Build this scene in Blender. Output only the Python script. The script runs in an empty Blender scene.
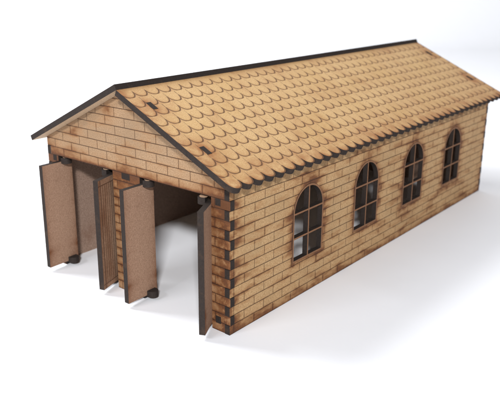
import bpy, bmesh, math, random
from mathutils import Vector, Matrix

# ---------------------------------------------------------------- constants
S = 0.00485                    # one brick course of the kit, in metres
W, L, T = 28.758, 63.433, 0.62  # width, length, sheet thickness (in courses)
TH, ZR = 0.4439, 16.09         # roof pitch, height where roof meets wall face
OF, OB = 1.60, 1.77            # roof overhang front / back
PITCH, ROW = 1.67, 1.72        # tile pitch across / down the slope
NT = 40
DOOR_H = 14.0
WIN_Y = [13.2, 25.75, 38.3, 50.85]
WIN_R, WIN_B, WIN_SP = 2.9, 4.25, 9.85
tanT, sinT, cosT = math.tan(TH), math.sin(TH), math.cos(TH)
AX = W/2
AZ = ZR + tanT*W/2
PI = math.pi

scene = bpy.context.scene
col = scene.collection
random.seed(5)

# ---------------------------------------------------------------- node helper
class N:
    """tiny expression builder for math nodes"""
    nt = None
    def __init__(self, s): self.s = s
    @staticmethod
    def m(op, a, b=None, c=None, clamp=False):
        n = N.nt.nodes.new('ShaderNodeMath'); n.operation = op; n.use_clamp = clamp
        for i, x in enumerate((a, b, c)):
            if x is None: continue
            if isinstance(x, N): N.nt.links.new(x.s, n.inputs[i])
            else: n.inputs[i].default_value = x
        return N(n.outputs[0])
    def __add__(a, b): return N.m('ADD', a, b)
    __radd__ = __add__
    def __sub__(a, b): return N.m('SUBTRACT', a, b)
    def __rsub__(a, b): return N.m('SUBTRACT', b, a)
    def __mul__(a, b): return N.m('MULTIPLY', a, b)
    __rmul__ = __mul__
    def __truediv__(a, b): return N.m('DIVIDE', a, b)
    def fract(a): return N.m('FRACT', a)
    def floor(a): return N.m('FLOOR', a)
    def abs(a): return N.m('ABSOLUTE', a)
    def min(a, b): return N.m('MINIMUM', a, b)
    def max(a, b): return N.m('MAXIMUM', a, b)
    def lt(a, b): return N.m('LESS_THAN', a, b)
    def gt(a, b): return N.m('GREATER_THAN', a, b)
    def sqrt(a): return N.m('SQRT', a)
    def clamp(a): return N.m('ADD', a, 0.0, clamp=True)
    def exp(a): return N.m('EXPONENT', a)
    def pmod(a, k):
        n = N.m('FLOORED_MODULO', a, k); return n
    def ss(a, lo, hi, o0=0.0, o1=1.0):      # smoothstep map
        n = N.nt.nodes.new('ShaderNodeMapRange'); n.interpolation_type = 'SMOOTHSTEP'
        N.nt.links.new(a.s, n.inputs[0])
        n.inputs[1].default_value = lo; n.inputs[2].default_value = hi
        n.inputs[3].default_value = o0; n.inputs[4].default_value = o1
        return N(n.outputs[0])

def coords():
    nt = N.nt
    tc = nt.nodes.new('ShaderNodeTexCoord')
    vm = nt.nodes.new('ShaderNodeVectorMath'); vm.operation = 'SCALE'
    nt.links.new(tc.outputs['Object'], vm.inputs[0]); vm.inputs['Scale'].default_value = 1.0/S
    sx = nt.nodes.new('ShaderNodeSeparateXYZ'); nt.links.new(vm.outputs[0], sx.inputs[0])
    return vm.outputs[0], N(sx.outputs[0]), N(sx.outputs[1]), N(sx.outputs[2])

def comb(x, y, z):
    n = N.nt.nodes.new('ShaderNodeCombineXYZ')
    for i, a in enumerate((x, y, z)):
        if isinstance(a, N): N.nt.links.new(a.s, n.inputs[i])
        else: n.inputs[i].default_value = a
    return n.outputs[0]

def noise(vec, scale, detail=3.0, rough=0.55, mul=None):
    nt = N.nt
    if mul:
        m = nt.nodes.new('ShaderNodeVectorMath'); m.operation = 'MULTIPLY'
        nt.links.new(vec, m.inputs[0]); m.inputs[1].default_value = mul; vec = m.outputs[0]
    n = nt.nodes.new('ShaderNodeTexNoise'); nt.links.new(vec, n.inputs['Vector'])
    n.inputs['Scale'].default_value = scale; n.inputs['Detail'].default_value = detail
    n.inputs['Roughness'].default_value = rough
    return N(n.outputs['Fac'])

def mix(f, a, b):
    n = N.nt.nodes.new('ShaderNodeMix'); n.data_type = 'RGBA'
    N.nt.links.new(f.s, n.inputs[0])
    for k, x in ((6, a), (7, b)):
        if isinstance(x, tuple): n.inputs[k].default_value = (*x, 1)
        else: N.nt.links.new(x, n.inputs[k])
    return n.outputs[2]

def new_mat(name):
    m = bpy.data.materials.new(name); m.use_nodes = True
    N.nt = m.node_tree; N.nt.nodes.clear()
    return m

def finish(colour, rough=0.75, height=None, dist=0.0001, spec=0.3):
    nt = N.nt
    b = nt.nodes.new('ShaderNodeBsdfPrincipled'); o = nt.nodes.new('ShaderNodeOutputMaterial')
    nt.links.new(b.outputs[0], o.inputs[0])
    if isinstance(colour, tuple): b.inputs['Base Color'].default_value = (*colour, 1)
    else: nt.links.new(colour, b.inputs['Base Color'])
    if isinstance(rough, N): nt.links.new(rough.s, b.inputs['Roughness'])
    else: b.inputs['Roughness'].default_value = rough
    b.inputs['Specular IOR Level'].default_value = spec
    if height is not None:
        bp = nt.nodes.new('ShaderNodeBump'); bp.inputs['Strength'].default_value = 1.0
        bp.inputs['Distance'].default_value = dist
        nt.links.new(height.s, bp.inputs['Height']); nt.links.new(bp.outputs[0], b.inputs['Normal'])

def fibre(vec, base, dark, light):
    """MDF face: fine speckle of fibres"""
    f1 = noise(vec, 6.2, 4, 0.75); f2 = noise(vec, 1.1, 3, 0.6); f3 = noise(vec, 13.0, 2, 0.6)
    c = mix(((f1 - 0.40) * 3.2 + (f3 - 0.4) * 1.2 + 0.25).clamp(), dark, base)
    f = ((f1 * 0.6 + f3 * 0.4).ss(0.5, 0.7)) * 0.55
    c = mix(f, c, light)
    fl = noise(vec, 9.0, 3, 0.7)
    c = mix(fl.ss(0.56, 0.68) * 0.42, c, tuple(0.52*q for q in base))
    c = mix(fl.ss(0.44, 0.33) * 0.35, c, tuple(min(1.3*q, 0.85) for q in light))
    return c, f1, f2, f3

SCORCH = (0.112, 0.038, 0.013)
BURN = (0.050, 0.022, 0.012)

def brick_material(name, axis, pitch, phase_even, base, dark, light, extra=None, smoke=0.35):
    m = new_mat(name)
    vec, x, y, z = coords()
    h = y if axis == 'y' else x
    # laser kerf wanders by a few hundredths
    wob = (noise(vec, 0.5, 2) - 0.5) * 0.05
    zz = z + wob
    row = zz.floor()
    odd = row.pmod(2.0).abs()
    ph = odd * (pitch/2) + phase_even
    fy = ((h - ph) * (1.0/pitch)).fract()
    dj = fy.min(1.0 - fy) * pitch
    fz = zz.fract(); dzv = fz.min(1.0 - fz)
    brick = ((h - ph) * (1.0/pitch)).floor()
    wn = N.nt.nodes.new('ShaderNodeTexWhiteNoise'); wn.noise_dimensions = '2D'
    N.nt.links.new(comb(brick, row, 0.0), wn.inputs['Vector'])
    rnd = N(wn.outputs['Value'])
    c, f1, f2, f3 = fibre(vec, base, dark, light)
    c = mix(noise(vec, 0.14, 3, 0.6).ss(0.42, 0.66) * 0.45, c, tuple(0.66*q for q in base))
    lw = noise(vec, 0.9, 2)
    hline = dzv.ss(0.015, 0.06, 1.0, 0.0)
    vline = dj.ss(0.015, 0.06, 1.0, 0.0) * 0.85
    line = hline.max(vline)
    halo = (dzv.min(dj)).ss(0.0, 0.26, 1.0, 0.0)
    # smoke stains drawn out along the cut direction
    sm = noise(vec, 0.32, 4, 0.6, (1.0, 1.0, 2.6) if axis == 'x' else (1.0, 0.8, 3.2))
    stain = sm.ss(0.44, 0.72) * smoke + halo * (sm.ss(0.4, 0.65) * 0.22 + 0.02) + (rnd - 0.5).abs() * 0.10
    if extra: stain = stain + extra(vec, x, y, z)
    stain = stain.clamp()
    c = mix((stain * 1.5).clamp() * 0.75, c, (0.33, 0.155, 0.052))
    c = mix((stain.ss(0.12, 0.85) * (f1 * 0.6 + 0.62)).clamp(), c, SCORCH)
    c = mix((stain.ss(0.75, 1.15) * 0.6).clamp(), c, BURN)
    c = mix((line * (lw * 0.5 + 0.62)).clamp(), c, (0.040, 0.015, 0.007))
    finish(c, 0.72, (1.0 - line) * 1.0 + f3 * 0.12, 0.00018, 0.25)
    return m

def side_extra(vec, x, y, z):
    # burn haze round the four arched windows, the corner fingers and the bottom edge
    nz = noise(vec, 0.9, 4, 0.65)
    yl = (y.max(6.95).min(57.1) - (WIN_Y[0] - 6.275)).pmod(12.55) - 6.275
    arch = (yl*yl + (z - WIN_SP)*(z - WIN_SP)).sqrt() - WIN_R
    box = (yl.abs() - WIN_R).max(WIN_B - z)
    up = z.gt(WIN_SP)
    d = arch * up + box * (1.0 - up)
    s = (d.max(0.0) * -1.5).exp() * (nz.ss(0.22, 0.72) * 0.5 + 0.22)
    top = ((yl.abs() * -0.55).exp()) * z.ss(12.3, 13.2) * z.ss(13.6, 15.0, 1.0, 0.0) * 0.45 * nz
    tr = ((z - 9.9).abs().min((z - 7.05).abs()) * -2.2).exp() * ((yl.abs() - 2.9).max(0.0) * -0.9).exp() * nz * 0.7
    end = (y.max(0.0) * -0.9).exp() * (nz.ss(0.3, 0.7) * 0.9 + 0.15)
    end2 = ((L - y).max(0.0) * -1.1).exp() * nz * 0.8
    bot = (z.max(0.0) * -1.5).exp() * (nz.ss(0.25, 0.7) * 0.35 + 0.42)
    oddr = z.floor().pmod(2.0)
    zf = z.fract() - 0.5
    e2 = oddr * (((y - T)*(y - T) * 0.9 + zf*zf * 1.6).sqrt() * -2.1).exp() * (nz.ss(0.25, 0.65) * 0.5 + 0.6)
    bot = bot + e2
    return (s + top + tr + end * 0.7 + end2 + bot) * 1.05

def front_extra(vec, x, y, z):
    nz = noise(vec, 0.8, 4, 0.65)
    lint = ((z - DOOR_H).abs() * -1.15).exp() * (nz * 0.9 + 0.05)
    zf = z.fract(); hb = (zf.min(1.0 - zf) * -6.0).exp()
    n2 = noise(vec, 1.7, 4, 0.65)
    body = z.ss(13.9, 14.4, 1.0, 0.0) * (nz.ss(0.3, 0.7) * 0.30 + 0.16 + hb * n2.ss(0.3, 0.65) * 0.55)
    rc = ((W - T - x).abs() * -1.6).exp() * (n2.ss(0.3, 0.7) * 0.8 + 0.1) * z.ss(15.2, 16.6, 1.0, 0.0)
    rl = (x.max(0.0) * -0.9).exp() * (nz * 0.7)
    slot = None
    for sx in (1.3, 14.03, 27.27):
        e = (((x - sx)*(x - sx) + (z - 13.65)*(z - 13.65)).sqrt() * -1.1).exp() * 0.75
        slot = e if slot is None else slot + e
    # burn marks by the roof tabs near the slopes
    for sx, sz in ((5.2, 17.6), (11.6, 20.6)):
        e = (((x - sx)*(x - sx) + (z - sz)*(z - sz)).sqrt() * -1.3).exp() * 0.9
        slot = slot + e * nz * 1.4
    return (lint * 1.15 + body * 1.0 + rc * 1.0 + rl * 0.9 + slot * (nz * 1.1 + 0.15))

MAT = {}
MAT['side'] = brick_material('laser_cut_brick_side', 'y', 3.2, 0.6,
    (0.422, 0.270, 0.132), (0.25, 0.143, 0.061), (0.555, 0.385, 0.215), side_extra, 0.42)
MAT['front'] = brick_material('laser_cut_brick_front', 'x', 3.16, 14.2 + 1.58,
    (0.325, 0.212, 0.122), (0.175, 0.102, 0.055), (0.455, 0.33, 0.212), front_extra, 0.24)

def make_char():
    m = new_mat('charred_laser_edge')
    vec, x, y, z = coords()
    f = noise(vec, 6.0, 3, 0.6); g = noise(vec, 0.8, 3, 0.6)
    c = mix((f * 0.8).clamp(), (0.014, 0.010, 0.008), (0.044, 0.034, 0.030))
    c = mix(g.ss(0.55, 0.75) * 0.5, c, (0.055, 0.034, 0.022))
    finish(c, 0.8, f, 0.00006, 0.12)
    return m
MAT['char'] = make_char()

def make_plain(name, base, dark, light, stain_scale=0.16, amt=0.5, door=False):
    m = new_mat(name)
    vec, x, y, z = coords()
    c, f1, f2, f3 = fibre(vec, base, dark, light)
    sm = noise(vec, stain_scale, 4, 0.6)
    st = sm.ss(0.52, 0.75) * amt
    if door:
        nz = noise(vec, 0.7, 4, 0.6)
        e = (((y + 3.3).abs().min((0.95 - y).abs())) * -2.2).exp() * (nz * 0.8)
        e = e + (((z - 2.6).abs() * -0.9).exp()) * (((y + 3.3).abs().min((0.95 - y).abs())) * -1.1).exp() * nz * 1.5
        e = e + ((z - 0.5).max(0.0) * -1.6).exp() * nz * 0.5
        st = st + e
    c = mix((st * (f1 * 0.5 + 0.7)).clamp(), c, SCORCH)
    finish(c, 0.78, f3, 0.00008, 0.2)
    return m
MAT['mdf'] = make_plain('plain_fibreboard', (0.27, 0.18, 0.135), (0.16, 0.10, 0.07), (0.36, 0.27, 0.21))
MAT['under'] = make_plain('pale_roof_underside', (0.50, 0.37, 0.25), (0.36, 0.25, 0.15), (0.62, 0.48, 0.34), 0.16, 0.25)
MAT['door'] = make_plain('door_fibreboard', (0.300, 0.184, 0.122), (0.205, 0.118, 0.075), (0.37, 0.245, 0.172), 0.2, 0.3, True)

def make_planks():
    m = new_mat('engraved_door_planks')
    vec, x, y, z = coords()
    c, f1, f2, f3 = fibre(vec, (0.29, 0.18, 0.115), (0.17, 0.10, 0.06), (0.38, 0.26, 0.18))
    inside = (y + 3.3).gt(0.45) * (0.95 - y).gt(0.3) * (13.4 - z).gt(0.75) * (z - 0.55).gt(0.6)
    p = (y * (1.0/0.40)).fract(); d = p.min(1.0 - p) * 0.40
    fx = (y + 3.3 - 0.45).abs().min((13.4 - z - 0.75).abs()).min((z - 0.55 - 0.6).abs()).min((0.95 - y - 0.3).abs())
    line = (d.ss(0.02, 0.07, 1.0, 0.0) * inside).max(fx.ss(0.03, 0.09, 1.0, 0.0))
    sm = noise(vec, 0.35, 4, 0.6, (1, 2, 0.5))
    e = ((y + 3.3).abs().min((0.95 - y).abs()) * -1.8).exp() * 0.5 + ((13.4 - z).abs() * -1.0).exp() * 0.5
    c = mix((sm.ss(0.45, 0.7) * 0.5 + e * sm).clamp(), c, SCORCH)
    c = mix(line * 0.72, c, (0.07, 0.032, 0.018))
    finish(c, 0.75, 1.0 - line, 0.00015, 0.25)
    return m
MAT['planks'] = make_planks()

def make_tiles():
    """fish-scale roof: local x runs along the ridge, y down the slope"""
    m = new_mat('engraved_roof_tiles')
    vec, x, y, z = coords()
    wob = (noise(vec, 0.6, 2) - 0.5) * 0.06
    u = (x + wob) * (1.0/PITCH); s = y + wob
    fu = (u.fract() - 0.5).abs() * PITCH            # distance from tile centre
    R = PITCH/2; BD = 1.0
    # tip of each tile at s = k*ROW ; local t measured up from the tip
    k = (s * (1.0/ROW)).floor()
    t = (1.0 - (s * (1.0/ROW)).fract()) * ROW       # distance up-slope from the tip line
    tv = (t - BD) * (R/BD)
    rr = (fu*fu + tv*tv).sqrt()
    below = t.lt(BD)
    arc = (rr - R).abs() * below + (1.0 - below) * 9.0
    seam = (R - fu) + t.lt(BD) * 9.0
    lw = noise(vec, 1.3, 2)
    l_arc = arc.ss(0.03, 0.115, 1.0, 0.0)
    l_seam = seam.ss(0.015, 0.06, 1.0, 0.0) * (lw.ss(0.35, 0.65) * 0.45 + 0.42)
    line = l_arc.max(l_seam) * s.gt(0.55)
    outside = (rr - R).gt(0.0) * below
    row = k + outside; cu = u.floor()
    wn = N.nt.nodes.new('ShaderNodeTexWhiteNoise'); wn.noise_dimensions = '2D'
    N.nt.links.new(comb(cu, row, 0.0), wn.inputs['Vector']); rnd = N(wn.outputs['Value'])
    c, f1, f2, f3 = fibre(vec, (0.485, 0.317, 0.148), (0.335, 0.197, 0.078), (0.61, 0.43, 0.235))
    c = mix(noise(vec, 0.12, 3, 0.6).ss(0.42, 0.66) * 0.4, c, (0.40, 0.242, 0.088))
    big = noise(vec, 0.07, 3, 0.6); nz = noise(vec, 0.7, 4, 0.65)
    sm = noise(vec, 0.35, 4, 0.6, (1, 0.6, 1))
    top = (y.max(0.0) * -1.1).exp() * nz * 0.8
    eave = ((17.2 - y).max(0.0) * -0.5).exp() * nz.ss(0.25, 0.65) * 1.0
    ends = ((x + OF).max(0.0) * -1.3).exp() * nz.ss(0.3, 0.65) * 0.8 + ((L + OB - x).max(0.0) * -1.3).exp() * nz * 0.6
    tabs = None
    for sy in (0.31, L - 0.31):
        for sc in (3.5, 11.5):
            dx = (x - sy).abs() * 0.8; dy = (y - sc).abs()
            dd = (dx*dx + (dy - 0.65).max(0.0)*(dy - 0.65).max(0.0)).sqrt()
            e = (dd * -1.15).exp()
            tabs = e if tabs is None else tabs + e
    st = (sm.ss(0.46, 0.75) * 0.38 + big.ss(0.4, 0.7) * 0.12 + top + eave + ends + tabs * (nz * 2.2) + (rnd - 0.5).max(0.0) * 0.14 + line.max(0.0) * 0.0)
    halo = arc.ss(0.0, 0.4, 1.0, 0.0) * 0.30
    st = (st + halo * s.gt(0.55)).clamp()
    c = mix((st * 0.85 * (f1 * 0.5 + 0.72)).clamp(), c, (0.23, 0.085, 0.026))
    c = mix((line * (lw * 0.4 + 0.60)).clamp(), c, (0.065, 0.026, 0.010))
    finish(c, 0.62, 1.0 - line + f3 * 0.1, 0.00018, 0.3)
    return m
MAT['tiles'] = make_tiles()

def make_paper():
    m = new_mat('white_paper')
    vec, x, y, z = coords()
    a = noise(vec, 0.035, 4, 0.55); b = noise(vec, 0.006, 2, 0.5)
    # a few faint scuffs on the sheet
    v = N.nt.nodes.new('ShaderNodeTexVoronoi'); v.feature = 'F1'
    mm = N.nt.nodes.new('ShaderNodeVectorMath'); mm.operation = 'MULTIPLY'
    N.nt.links.new(vec, mm.inputs[0]); mm.inputs[1].default_value = (0.11, 0.30, 1.0)
    N.nt.links.new(mm.outputs[0], v.inputs['Vector']); v.inputs['Scale'].default_value = 1.0
    sc = N(v.outputs['Distance']).ss(0.03, 0.06, 1.0, 0.0) * noise(vec, 0.12, 2).ss(0.56, 0.66)
    c = mix((a * 0.6).clamp(), (0.80, 0.80, 0.815), (0.84, 0.84, 0.845))
    c = mix(sc * 0.25, c, (0.60, 0.57, 0.54))
    finish(c, 0.6, noise(vec, 0.05, 3) * 0.8 + noise(vec, 3.0, 2) * 0.03, 0.0008, 0.25)
    return m
MAT['paper'] = make_paper()

def make_flat(name, c0, c1, rough=0.7):
    m = new_mat(name); vec, x, y, z = coords()
    f = noise(vec, 5.0, 4, 0.65); g = noise(vec, 0.7, 3, 0.6)
    finish(mix((f * 0.6 + g * 0.4).clamp(), c0, c1), rough, f, 0.00006, 0.25)
    return m
MAT['frame'] = make_flat('scorched_window_strip', (0.09, 0.036, 0.016), (0.28, 0.14, 0.068))
MAT['cream'] = make_flat('pale_hinge_highlight', (0.22, 0.13, 0.08), (0.38, 0.25, 0.16))  # cream tone stands in for light catching the notch above the hinges

# ---------------------------------------------------------------- mesh helpers
def link(name, bm, mats, parent=None, loc=None, rot=None):
    me = bpy.data.meshes.new(name)
    bmesh.ops.recalc_face_normals(bm, faces=bm.faces)
    bm.to_mesh(me); bm.free()
    for k in mats: me.materials.append(MAT[k])
    o = bpy.data.objects.new(name, me); col.objects.link(o)
    if parent: o.parent = parent
    if loc is not None: o.location = [c*S for c in loc]
    if rot is not None: o.rotation_euler = rot
    return o

def sheet(bm, outer, holes, d0, d1, f, m0=0, m1=0, me=1, edge_mat=None):
    """extruded sheet with holes. outline points (a,b); f(a,b,d) -> xyz in courses.
    d0 face uses material m0, d1 face m1, cut edges me"""
    tmp = bmesh.new()
    loops = [outer] + holes
    idx = []
    es = []
    k = 0
    for lp in loops:
        vs = [tmp.verts.new((p[0], p[1], 0)) for p in lp]
        for i in range(len(vs)):
            es.append(tmp.edges.new((vs[i], vs[(i+1) % len(vs)])))
    tmp.verts.index_update()
    bmesh.ops.triangle_fill(tmp, use_beauty=True, use_dissolve=False, edges=es, normal=(0, 0, 1))
    tmp.verts.ensure_lookup_table()
    A = [bm.verts.new(Vector(f(v.co.x, v.co.y, d0))*S) for v in tmp.verts]
    B = [bm.verts.new(Vector(f(v.co.x, v.co.y, d1))*S) for v in tmp.verts]
    for fc in tmp.faces:
        q = bm.faces.new([A[v.index] for v in fc.verts]); q.material_index = m0
        q = bm.faces.new([B[v.index] for v in reversed(fc.verts)]); q.material_index = m1
    base = 0
    for lp in loops:
        n = len(lp)
        for i in range(n):
            a, b = base+i, base+(i+1) % n
            q = bm.faces.new((A[a], A[b], B[b], B[a]))
            q.material_index = me if edge_mat is None else edge_mat(tmp.verts[a].co, tmp.verts[b].co)
        base += n
    tmp.free()

def box(bm, a, b, mi=0):
    (x0, y0, z0), (x1, y1, z1) = a, b
    v = [bm.verts.new(Vector(p)*S) for p in ((x0,y0,z0),(x1,y0,z0),(x1,y1,z0),(x0,y1,z0),(x0,y0,z1),(x1,y0,z1),(x1,y1,z1),(x0,y1,z1))]
    for q in ((0,3,2,1),(4,5,6,7),(0,1,5,4),(1,2,6,5),(2,3,7,6),(3,0,4,7)):
        bm.faces.new([v[i] for i in q]).material_index = mi

def arch(yc, r, zb, zs, n=20):
    p = [(yc - r, zb), (yc + r, zb)]
    for i in range(n+1):
        a = PI*i/n
        p.append((yc + r*math.cos(a), zs + r*math.sin(a)))
    return p

# ---------------------------------------------------------------- the shed
shed = bpy.data.objects.new('engine_shed', None); col.objects.link(shed)
shed.empty_display_size = 0.05
shed['label'] = 'laser cut wooden model engine shed with brick walls, scalloped roof and four open doors'
shed['category'] = 'model building'

PR = 0.055      # finger ends stand slightly proud
G = 0.012   # assembly gap
EAVE_S = 0.02

# end walls -----------------------------------------------------------------
def end_outline(door):
    pts = []
    # bottom, left to right (x), doors are notches from the bottom
    pts.append((T + G, 0.0))
    if door:
        for a, b in ((1.95, 11.9), (16.25, 26.40)):
            pts += [(a, 0.0), (a, DOOR_H), (b, DOOR_H), (b, 0.0)]
    # right edge: even course recessed (side wall shows), odd course reaches W
    pts.append((W - T - G, 0.0))
    for k in range(16):
        if k % 2 == 1:
            pts += [(W - T - G, k + G), (W + PR, k + G)]
            if k < 15: pts += [(W + PR, k + 1 - G), (W - T - G, k + 1 - G)]
    pts.append((W + PR, ZR - EAVE_S - PR/2))
    pts.append((AX, AZ - EAVE_S))
    pts.append((-PR, ZR - EAVE_S - PR/2))
    for k in range(15, -1, -1):
        if k % 2 == 1:
            if k < 15: pts += [(T + G, k + 1 - G), (-PR, k + 1 - G)]
            pts += [(-PR, k + G), (T + G, k + G)]
    return pts

def clean(p):
    out = []
    for q in p:
        if not out or (abs(q[0]-out[-1][0]) + abs(q[1]-out[-1][1])) > 1e-6: out.append(q)
    if abs(out[0][0]-out[-1][0]) + abs(out[0][1]-out[-1][1]) < 1e-6: out.pop()
    return out

bm = bmesh.new()
sheet(bm, clean(end_outline(True)), [], 0.0, T, lambda a, b, d: (a, d, b), 0, 2, 1)
front_wall = link('front_wall', bm, ['front', 'char', 'mdf'], shed)
bm = bmesh.new()
sheet(bm, clean(end_outline(False)), [], L - T, L, lambda a, b, d: (a, d, b), 2, 0, 1)
link('rear_wall', bm, ['front', 'char', 'mdf'], shed)

# side walls ----------------------------------------------------------------
def side_outline():
    pts = []
    def ya(k): return -PR if k % 2 == 0 else T + G
    top = 15.93
    for k in range(16):               # front edge upwards
        z0 = k + (G if k % 2 == 0 and k else (-G if k else 0)); z1 = k + 1
        pts += [(ya(k), z0)]
        z1 = k + 1 + (-G if k % 2 == 0 else G)
        pts += [(ya(k), min(z1, top))]
    back = [(L - p[0], p[1]) for p in reversed(pts)]
    return clean(pts + back)

for nm, x0, x1, o_first in (('side_wall', W, W - T, True), ('side_wall', 0.0, T, False)):
    bm = bmesh.new()
    sheet(bm, side_outline(), [arch(y, WIN_R, WIN_B, WIN_SP) for y in WIN_Y] if o_first else [], x0, x1,
          lambda a, b, d: (d, a, b), 0, 2, 1)
    wall = link(nm, bm, ['side', 'char', 'mdf'], shed)
    sgn = 1 if o_first else -1
    for yc in (WIN_Y if o_first else []):
        # one cut frame with mullion and two transoms = six panes
        r = WIN_R - 0.035; fw = 0.20; bw = 0.095
        xo = x0 + sgn*0.03; xi = x0 - sgn*(T - 0.02)
        ri = r - fw
        zb, zt, zm = WIN_B + 0.035, WIN_SP, 7.05
        holes = []
        for s in (-1, 1):
            holes.append([(yc + s*bw, zb + fw), (yc + s*ri, zb + fw), (yc + s*ri, zm - bw), (yc + s*bw, zm - bw)])
            holes.append([(yc + s*bw, zm + bw), (yc + s*ri, zm + bw), (yc + s*ri, zt - bw), (yc + s*bw, zt - bw)])
            q = [(yc + s*bw, zt + bw), (yc + s*math.sqrt(ri*ri - bw*bw), zt + bw)]
            a0 = math.asin(bw/ri); a1 = math.acos(bw/ri)
            for i in range(1, 13):
                a = a0 + (a1 - a0)*i/12
                q.append((yc + s*ri*math.cos(a), zt + ri*math.sin(a)))
            holes.append(q)
        bm = bmesh.new()
        sheet(bm, arch(yc, r, zb, zt), holes, xo, xi, lambda a, b, d: (d, a, b), 0, 0, 1)
        link('window', bm, ['frame', 'char'], wall)

# joint tabs that show in the front wall ---------------------------------------
for (xa, xb, za, zb) in ((0.95, 1.62, 13.3, 14-.02), (13.36, 14.68, 13.32, 13.98), (26.93, 27.60, 13.28, 13.97),
                         (26.90, 27.58, 0.82, 1.60), (0.95, 1.62, 0.82, 1.6)):
    bm = bmesh.new(); box(bm, (xa, -0.012, za), (xb, T + 1.2, zb))
    link('joint_tab', bm, ['char'], shed)

# roof ------------------------------------------------------------------------
SX = T/math.sin(2*TH)
Qx, Qz = AX + cosT*SX, AZ + sinT*SX        # left underside end = right top end

def eave(len_s, straight=False, n_arc=12):
    """outline: (u, s) u = y along ridge measured from building origin"""
    p = [(-OF, 0.0)]
    R = PITCH/2
    if straight: return [(-OF, 0.0), (-OF, len_s), (-OF + PITCH*NT, len_s), (-OF + PITCH*NT, 0.0)]
    BD = 1.0
    p.append((-OF, len_s - BD))
    for i in range(NT):
        c = -OF + PITCH*(i + .5)
        for j in range(0, n_arc+1):
            a = PI - PI*j/n_arc
            p.append((c + R*math.cos(a)*0.985, len_s - BD + BD*math.sin(a)))
    p.append((-OF + PITCH*NT, 0.0))
    return clean(p)

# right slope: local frame x = along ridge, y = down slope, z = -normal... built in its own axes
def roof_panel(right, len_s):
    bm = bmesh.new()
    # local coords: (u, s, d) with d measured up the outward normal
    sheet(bm, eave(len_s), [], 0.0, -T, lambda a, b, d: (a, b, d), 0, 2, 1)
    o = link('roof_panel', bm, ['tiles', 'char', 'under'], shed)
    if right:
        ex, ey, ez = Vector((0, 1, 0)), Vector((cosT, 0, -sinT)), Vector((sinT, 0, cosT))
        org = Vector((Qx, 0, Qz))
    else:
        ex, ey, ez = Vector((0, 1, 0)), Vector((-cosT, 0, -sinT)), Vector((-sinT, 0, cosT))
        org = Vector((Qx, 0, Qz)) + ez*T
    M = Matrix.Identity(4)
    for i, e in enumerate((ex, ey, ez)):
        for r in range(3): M[r][i] = e[r]
        M[i][3] = org[i]*S
    if not right:
        # keep a right-handed frame: mirror is baked into the mesh
        pass
    o.matrix_local = M
    return o
rp = roof_panel(True, 17.2)
def left_panel(len_s):
    bm = bmesh.new()
    # right-handed frame for the left slope: local x points to -y
    sheet(bm, [(-a, b) for a, b in eave(len_s, True)], [], 0.0, -T, lambda a, b, d: (a, b, d), 0, 2, 1)
    o = link('roof_panel', bm, ['tiles', 'char', 'under'], shed)
    ex, ey, ez = Vector((0, -1, 0)), Vector((-cosT, 0, -sinT)), Vector((-sinT, 0, cosT))
    org = Vector((Qx, 0, Qz)) + ez*T
    M = Matrix.Identity(4)
    for i, e in enumerate((ex, ey, ez)):
        for r in range(3): M[r][i] = e[r]
        M[i][3] = org[i]*S
    o.matrix_local = M
left_panel(17.6)
# dark tabs of the end walls poking through slots in the tiled slope
for sy0 in (0.0, L - T):
    for s0, s1 in ((2.85, 4.10), (10.88, 12.10)):
        bm = bmesh.new(); box(bm, (sy0, s0, -T - 0.3), (sy0 + T, s1, 0.03))
        link('roof_tab', bm, ['char'], rp)

# doors -------------------------------------------------------------------------
ZB, ZT = 0.60, 13.32
def door(px, py, ang, side, planks=True):
    """side=+1: leaf hinged at the left jamb, -1 at the right jamb (mirrored)"""
    cx = -0.6*side
    bm = bmesh.new()
    xo = cx - side*T/2      # outer (engraved) face when closed
    xi = cx + side*T/2
    rect = [(-3.32, ZB), (0.95, ZB), (0.95, ZT), (-3.32, ZT)]
    sheet(bm, rect, [], xo, xi, lambda a, b, d: (d, a, b), 2, 0, 1)
    d = link('door', bm, ['door', 'char', 'planks' if planks else 'door'], shed, (px, py, 0), (0, 0, ang))
    if planks and side < 0: d['label'] = 'door leaf engraved with narrow vertical planks'
    def disc(z0, z1, mat, name, r=0.6, arm=True):
        bm = bmesh.new()
        n = 24; pts = []
        for i in range(n+1):
            a = -PI/2 + PI*i/n
            pts.append((r*math.cos(a)*side, r*math.sin(a)))
        if arm: pts += [(-(0.6 - T/2 - 0.005)*side, r), (-(0.6 - T/2 - 0.005)*side, -r)]
        else: pts = [(r*math.cos(2*PI*i/n), r*math.sin(2*PI*i/n)) for i in range(n)]
        sheet(bm, pts, [], z0, z1, lambda a, b, dd: (a, b, dd), 0, 0, 0)
        return link(name, bm, [mat], d)
    disc(0.42, 1.12, 'char', 'hinge_bracket')
    disc(13.10, 13.78, 'char', 'hinge_bracket')
    disc(13.785, 13.86, 'cream', 'hinge_highlight', 0.42, False)  # added pale disc, a painted highlight for the lit notch over the bracket
    # slim foot plate carrying the lower bracket under the leaf
    bm = bmesh.new(); box(bm, (min(cx - T/2, cx + T/2) + .05, -1.0, 0.40), (max(cx - T/2, cx + T/2) - .05, 0.55, 0.585))
    link('hinge_plate', bm, ['char'], d)
    return d
def solve(cx, cy, ang, side):
    lx, ly = -0.6*side, -3.32
    return (cx - (lx*math.cos(ang) - ly*math.sin(ang)), cy - (lx*math.sin(ang) + ly*math.cos(ang)))
for cx, cy, dg, side in ((2.20, -2.72, 1.9, 1), (11.98, -2.51, 18.3, -1), (16.6, -2.85, 1.4, 1), (27.36, -2.55, 27.0, -1)):
    a = math.radians(dg)
    px, py = solve(cx, cy, a, side)
    door(px, py, a, side, cx < 27)

# ---------------------------------------------------------------- paper sweep
bm = bmesh.new()
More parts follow.
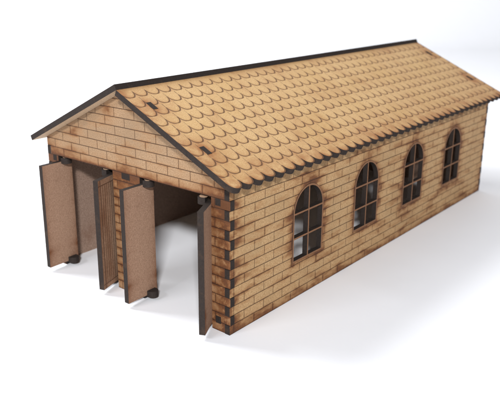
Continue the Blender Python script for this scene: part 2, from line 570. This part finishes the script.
# profile along the view heading: flat table, then a gentle curve up into a backdrop
yaw = -0.7315
hd = Vector((math.sin(yaw), math.cos(yaw), 0)); rt = Vector((hd.y, -hd.x, 0))
org = Vector((67.76, -45.46, 0))
prof = [(-160, 0)] + [(60*i - 100, 0) for i in range(0, 8)]
d0 = 335.0; Rr = 45.0
prof = [(-160, 0), (-60, 0), (60, 0), (180, 0), (270, 0), (d0, 0)]
for i in range(1, 17):
    a = (PI/2 - 0.06)*i/16
    prof.append((d0 + Rr*math.sin(a), Rr*(1 - math.cos(a))))
prof += [(d0 + Rr + 22, 330), (d0 + Rr + 40, 600)]
wid = [-420, -300, -200, -100, 0, 100, 200, 300, 420]
grid = [[bm.verts.new((org + hd*p[0] + rt*w + Vector((0, 0, p[1])))*S) for w in wid] for p in prof]
for i in range(len(prof)-1):
    for j in range(len(wid)-1):
        f = bm.faces.new((grid[i][j], grid[i][j+1], grid[i+1][j+1], grid[i+1][j])); f.smooth = True
sw = link('table_surface', bm, ['paper'])
sw['kind'] = 'structure'

# ---------------------------------------------------------------- lights
def area(name, pos, target, size, power, colour, size_y=None):
    ld = bpy.data.lights.new(name, 'AREA'); ld.shape = 'RECTANGLE' if size_y else 'SQUARE'
    ld.size = size*S; 
    if size_y: ld.size_y = size_y*S
    ld.energy = power; ld.color = colour
    o = bpy.data.objects.new(name, ld); col.objects.link(o)
    p = Vector(pos)*S; t = Vector(target)*S
    o.location = p
    o.rotation_euler = (t - p).to_track_quat('-Z', 'Y').to_euler()
    return o
def irr(E, dist, size):   # power giving irradiance E*pi-ish at distance
    return E*PI*(dist*S)**2 * PI
ctr = Vector((14, 20, 5)); ctrA = Vector((10, 12, 6))
dA = Vector((-9.5, -4.2, 15)).normalized()
RA = 170
area('window_lamp', ctrA + dA*RA, ctrA, 52, irr(0.98, RA, 90), (0.93, 0.965, 1.0))
dB = Vector((0.92, -1.0, 0.75)).normalized()
RB = 480
area('fill_lamp', ctrA + dB*RB, ctrA, 54, irr(1.13, RB, 60), (0.97, 0.98, 1.0), size_y=25)
dC = Vector((-0.12, -1.0, 0.77)).normalized()
area('front_fill', ctrA + dC*420, ctrA, 190, irr(0.42, 420, 60), (0.90, 0.94, 1.0), size_y=28)  # added frontal fill, brightens the floor inside the doorway

# added fill to brighten the paper sweep behind the model, placed high behind the shed
bpos = org + hd*230 + rt*(-210) + Vector((0, 0, 260)); btgt = org + hd*400 + rt*(-40) + Vector((0, 0, 40))
area('backdrop_fill', bpos, btgt, 120, irr(1.35, 270, 120), (0.98, 0.99, 1.0))

world = bpy.data.worlds.new('World'); scene.world = world
world.use_nodes = True
bg = world.node_tree.nodes['Background']
bg.inputs[0].default_value = (0.87, 0.91, 1.0, 1); bg.inputs[1].default_value = 0.215

# ---------------------------------------------------------------- camera
cd = bpy.data.cameras.new('camera'); cam = bpy.data.objects.new('camera', cd); col.objects.link(cam)
yaw, pitch, roll = -0.7314803, -0.2980509, -0.0077698
f = Vector((math.sin(yaw)*math.cos(pitch), math.cos(yaw)*math.cos(pitch), math.sin(pitch)))
r0 = f.cross(Vector((0, 0, 1))).normalized(); u0 = r0.cross(f)
r1 = r0*math.cos(roll) + u0*math.sin(roll); u1 = u0*math.cos(roll) - r0*math.sin(roll)
M = Matrix.Identity(4)
for i, e in enumerate((r1, u1, -f)):
    for k in range(3): M[k][i] = e[k]
cpos = Vector((67.76272, -45.4597, 33.87138))
for k in range(3): M[k][3] = cpos[k]*S
cam.matrix_world = M
cd.sensor_width = 36; cd.sensor_fit = 'HORIZONTAL'
cd.lens = 676.2896/500*36
cd.shift_x = 34.6413/500
cd.shift_y = -17.7973/500
cd.clip_start = 0.005; cd.clip_end = 50
cd.dof.use_dof = True
cd.dof.focus_distance = 69*S
cd.dof.aperture_fstop = (cd.lens/1000)/(0.50*S)
scene.camera = cam

scene.view_settings.view_transform = 'Standard'
scene.view_settings.look = 'None'
scene.view_settings.exposure = 0.0
scene.view_settings.gamma = 1.0
scene.cycles.max_bounces = 8
